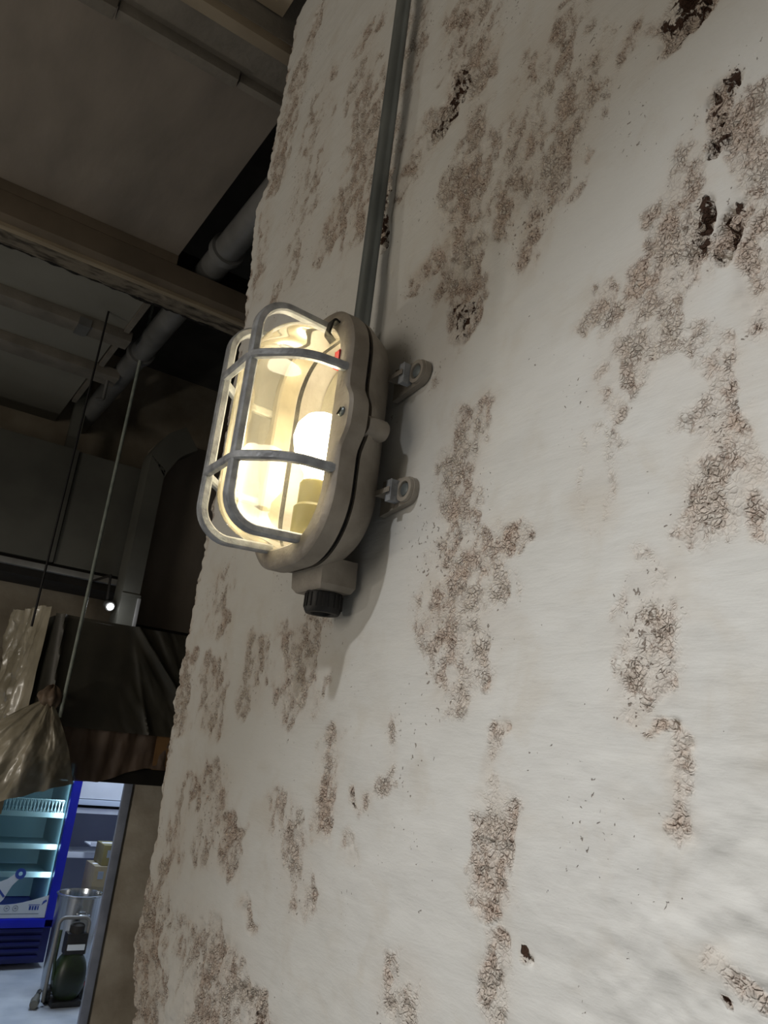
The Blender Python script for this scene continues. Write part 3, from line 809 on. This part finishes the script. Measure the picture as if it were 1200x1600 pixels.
def outline(a, b, r, lug=0.0, n=14, m=22, lw=.026, lz=0.0):
    pts = []
    def seg(p, q, k):
        for i in range(k):
            t = i / k
            pts.append((p[0] + (q[0] - p[0]) * t, p[1] + (q[1] - p[1]) * t))
    def arc(cx, cy, a0, k):
        for i in range(k):
            t = math.radians(a0 + 90 * i / k)
            pts.append((cx + r * math.cos(t), cy + r * math.sin(t)))
    arc(a - r, b - r, 0, n); seg((a - r, b), (-a + r, b), 6)
    arc(-a + r, b - r, 90, n); seg((-a, b - r), (-a, -b + r), m)
    arc(-a + r, -b + r, 180, n); seg((-a + r, -b), (a - r, -b), 6)
    arc(a - r, -b + r, 270, n); seg((a, -b + r), (a, b - r), m)
    if lug:
        pts = [(x + math.copysign(lug * math.exp(-((z - lz) / lw) ** 4), x) if abs(x) > a * .8 else x, z) for x, z in pts]
    return pts
def lvl(o, pts):
    return [P(o, s, z) for s, z in pts]

M['cast'] = mat('cast_aluminium', (136, 129, 119), (162, 155, 144), .5, .12, scale=26, bump=.22, bscale=130)
M['cast_bar'] = mat('worn_guard_metal', (138, 141, 145), (178, 182, 187), .4, .12, scale=60, bump=.3, bscale=160)
M['gasket'] = mat('old_gasket', (16, 15, 13), (60, 54, 44), .8, scale=70, bump=.5, lo=.5, hi=.75)
M['enamel'] = mat('cream_reflector', (104, 98, 82), (172, 164, 142), .3, scale=18)
M['zinc'] = mat('zinc_conduit', (112, 120, 122), (142, 150, 152), .34, .6, scale=22, bump=.08, stretch=(1, 1, .3))

lamp = empty('bulkhead_lamp', tuple(LO), 'lit cast metal bulkhead lamp with caged glass dome on the plaster wall', 'lamp')
# back box
b = MB()
o_ = lambda i, r: outline(.098 - i, .156 - i, r - i * .6)
b.loft([lvl(.018, outline(.078, .136, .062)), lvl(.026, outline(.086, .144, .067)), lvl(.050, outline(.097, .155, .075, .012, lw=.03)), lvl(.056, outline(.098, .156, .076, .013, lw=.03)),
        lvl(.056, outline(.083, .141, .062)), lvl(.024, outline(.078, .136, .058))], True, True, True)
box = b.build('back_box', M['cast'], lamp)
# gland boss at the foot of the box
bs = MB()
bs.loft([[P(o, s, z) for o, s, z in ((.006, -.040, -.142), (.052, -.040, -.142), (.052, .036, -.142), (.006, .036, -.142))],
         [P(o, s, z) for o, s, z in ((.004, -.038, -.172), (.050, -.038, -.172), (.050, .034, -.172), (.004, .034, -.172))],
         [P(o, s, z) for o, s, z in ((.006, -.032, -.178), (.046, -.032, -.178), (.046, .028, -.178), (.006, .028, -.178))]], True, True, True)
bs.build('gland_boss', M['cast'], box)
g = MB().lathe(P(.025, .0, -.170), (0, 0, -1), [(0, .017), (.004, .017), (.004, .0205), (.008, .0217), (.028, .0217), (.032, .0195), (.032, .014), (.026, .012)], 32).build('cable_gland', M['black'], lamp)
b = MB()
for k in range(18):
    a = 2 * math.pi * k / 18
    c = P(.025 + .0214 * math.cos(a), .0214 * math.sin(a), -.188)
    b.box((c[0] - .0012, c[1] - .0012, c[2] - .008), (c[0] + .0012, c[1] + .0012, c[2] + .008))
b.build('grip_ribs', M['black'], g)
# conduit entry
MB().lathe(P(.023, 0, .148), (0, 0, 1), [(0, .018), (.008, .018), (.010, .0135), (.016, .0135)], 28).build('conduit_entry', M['cast'], lamp)
# gasket
MB().loft([lvl(.055, outline(.094, .152, .072, .010)), lvl(.0635, outline(.094, .152, .072, .010)), lvl(.0635, outline(.080, .138, .06)), lvl(.055, outline(.080, .138, .06))], True, ring=True).build('gasket', M['gasket'], lamp)
# bezel
LG = .015
B = lambda i, g=1: outline(.101 - i, .158 - i, .078 - i * .8, LG * g, lw=.030)
b = MB().loft([lvl(.0625, B(.001)), lvl(.066, B(0)), lvl(.083, B(.0)), lvl(.0865, B(.0035)), lvl(.0885, B(.013, .55)), lvl(.0885, outline(.080, .137, .062)), lvl(.086, outline(.0775, .1345, .06)), lvl(.0625, outline(.0775, .1345, .06))], True, ring=True)
bez = b.build('bezel', M['cast'], lamp)
# glass
def dome_out(a, b_, r):
    return outline(a, b_, r)
loops = []
R_ = .060
oT = .166
for o in (.064, .075, .088, .097, oT - R_):
    loops.append(lvl(o, dome_out(.0765, .1335, .060)))
for k in range(1, 13):
    th = math.pi / 2 * k / 12
    ins = R_ * (1 - math.cos(th)) * .97
    loops.append(lvl(oT - R_ + R_ * math.sin(th), dome_out(.0765 - ins, .1335 - ins, max(.060 - ins, .004))))
MB().loft(loops, True, False, True).build('glass_dome', glass_mat('lamp_glass', (.98, .955, .86), 1.45, .05, dust=.12, dustcol=(255, 246, 214), scale=24, stretch=(1, 1, .5)), lamp, 60)
# clip and red label on the inner rim
MB().strip(fillet([P(.083, .060, .128), P(.097, .064, .130), P(.098, .058, .112), P(.090, .060, .104)], .004), (0, 1, 0), .012, .003, .0006).build('glass_clip', M['gasket'], lamp)
MB().box(P(.083, .0800, .066), P(.0895, .0700, .086), .001).build('red_label', mat('red_label', (200, 40, 56), (214, 54, 66), .5, scale=20), lamp)
# screws
for s in (-1, 1):
    sc = MB().lathe(P(.087, s * .101, .002), (-1, 0, 0), [(0, .0058), (.0022, .0056), (.0036, .0040), (.0038, .0)], 20, False, False).build('screw', M['zinc'], lamp)
    MB().strip([P(.0915, s * .101 - .004, -.001), P(.0915, s * .101 + .004, .005)], (-1, 0, 0), .0012, .0014, .0003).build('slot', M['gasket'], sc)
    # bosses the screws run into
    MB().lathe(P(.032, s * .104, -.006), (-1, 0, 0), [(0, .0105), (.003, .0125), (.024, .0125), (.027, .0115)], 24).build('screw_boss', M['cast'], lamp)
# mounting feet
for s in (-1, 1):
    for z in (.072, -.072):
        f = MB()
        out = []
        for k in range(13):
            a = math.radians(-90 + 180 * k / 12)
            out.append((.124 + .0155 * math.cos(a), z + .0155 * math.sin(a)))
        out = [(.075, z - .021)] + out + [(.075, z + .021)]
        f.loft([[P(.001, s * p, q) for p, q in out], [P(.0085, s * p, q) for p, q in out]], True, True, True)
        foot = f.build('mounting_foot', M['cast'], lamp)
        MB().box(P(.008, s * .085, z - .002), P(.024, s * .112, z + .002), .001).build('web', M['cast'], foot)
        MB().box(P(.008, s * .1045, z - .0115), P(.0215, s * .1125, z + .0115), .001).build('stop_block', M['cast_bar'], foot)
        MB().lathe(P(.0085, s * .124, z), (-1, 0, 0), [(0, .0145), (.004, .0140), (.004, .0095), (.0003, .0085)], 28, False, False).build('eye_rim', M['cast'], foot)
        MB().lathe(P(.0085, s * .124, z), (-1, 0, 0), [(.0005, .0085), (.003, .007), (.0042, .003)], 20, True, True).build('wall_screw', M['zinc'], foot)
# guard: two hoops and two cross ribs
for s in (.0385, -.0385):
    pts = fillet([P(.084, s, .132), P(.176, s, .137), P(.176, s, -.137), P(.084, s, -.132)], .036, 10)
    MB().strip(pts, (0, 1, 0), .0125, .0105, .002).build('guard_hoop', M['cast_bar'], lamp)
for z in (.060, -.062):
    pts = fillet([P(.085, .094, z), P(.135, .090, z), P(.178, .044, z), P(.178, -.044, z), P(.135, -.090, z), P(.085, -.094, z)], [.06, .03, .03, .06], 8)
    MB().strip(pts, (0, 0, 1), .0105, .0095, .002).build('guard_rib', M['cast_bar'], lamp)
# inside: reflector, lampholder, bulb
MB().loft([lvl(.0255, outline(.076, .134, .057)), lvl(.0275, outline(.074, .132, .056))], True, True, True).build('reflector', M['enamel'], lamp)
hold = MB().lathe(P(.058, 0, -.122), (0, 0, 1), [(0, .017), (.004, .021), (.040, .021), (.044, .0175), (.070, .0175), (.074, .015)], 28).build('lampholder', mat('yellowed_holder', (120, 112, 44), (150, 142, 64), .4, scale=20), lamp)
MB().box(P(.026, .018, -.112), P(.05, -.018, -.09), .002).build('holder_bracket', M['zinc'], hold)
MB().lathe(P(.058, 0, -.049), (0, 0, 1), [(0, .013), (.010, .014), (.024, .023), (.040, .0305), (.056, .0335), (.072, .0305), (.083, .022), (.0885, .011), (.0895, .0)], 32, True, False).build('bulb', emit('bulb_glow', (1.0, .89, .68), 23), lamp, 60)

# ------------------------------------------------------------------ conduit
con = empty('conduit', (.427, .785, LO.z + .158), 'grey steel conduit pipe running up the wall from the lamp top', 'conduit')
MB().lathe((.427, .785, LO.z + .156), (0, 0, 1), [(0, .0112), (.662, .0112)], 32).build('pipe', M['zinc'], con)
MB().lathe((.427, .785, LO.z + .80), (0, 0, 1), [(0, .0112), (.0, .0132), (.004, .0142), (.040, .0142), (.040, .0095)], 32, False, False).build('coupling', M['zinc'], con)
MB().lathe((.427, .785, LO.z + .838), (0, 0, 1), [(0, .0143), (.006, .0146), (.010, .0125), (.010, .0095)], 32, False, False).build('white_ring', M['white'], con)
MB().lathe((.427, .785, LO.z + .84), (0, 0, 1), [(0, .0098), (.42, .0098)], 32).build('upper_pipe', M['zinc'], con)
b = MB()
b.strip(fillet([(.449, .755, LO.z + .85), (.449, .7725, LO.z + .85), (.4145, .7725, LO.z + .85), (.4145, .7975, LO.z + .85), (.449, .7975, LO.z + .85), (.449, .815, LO.z + .85)], [.003, .012, .012, .003]), (0, 0, 1), .022, .002, .0004)
b.build('saddle_clip', M['zinc'], con)
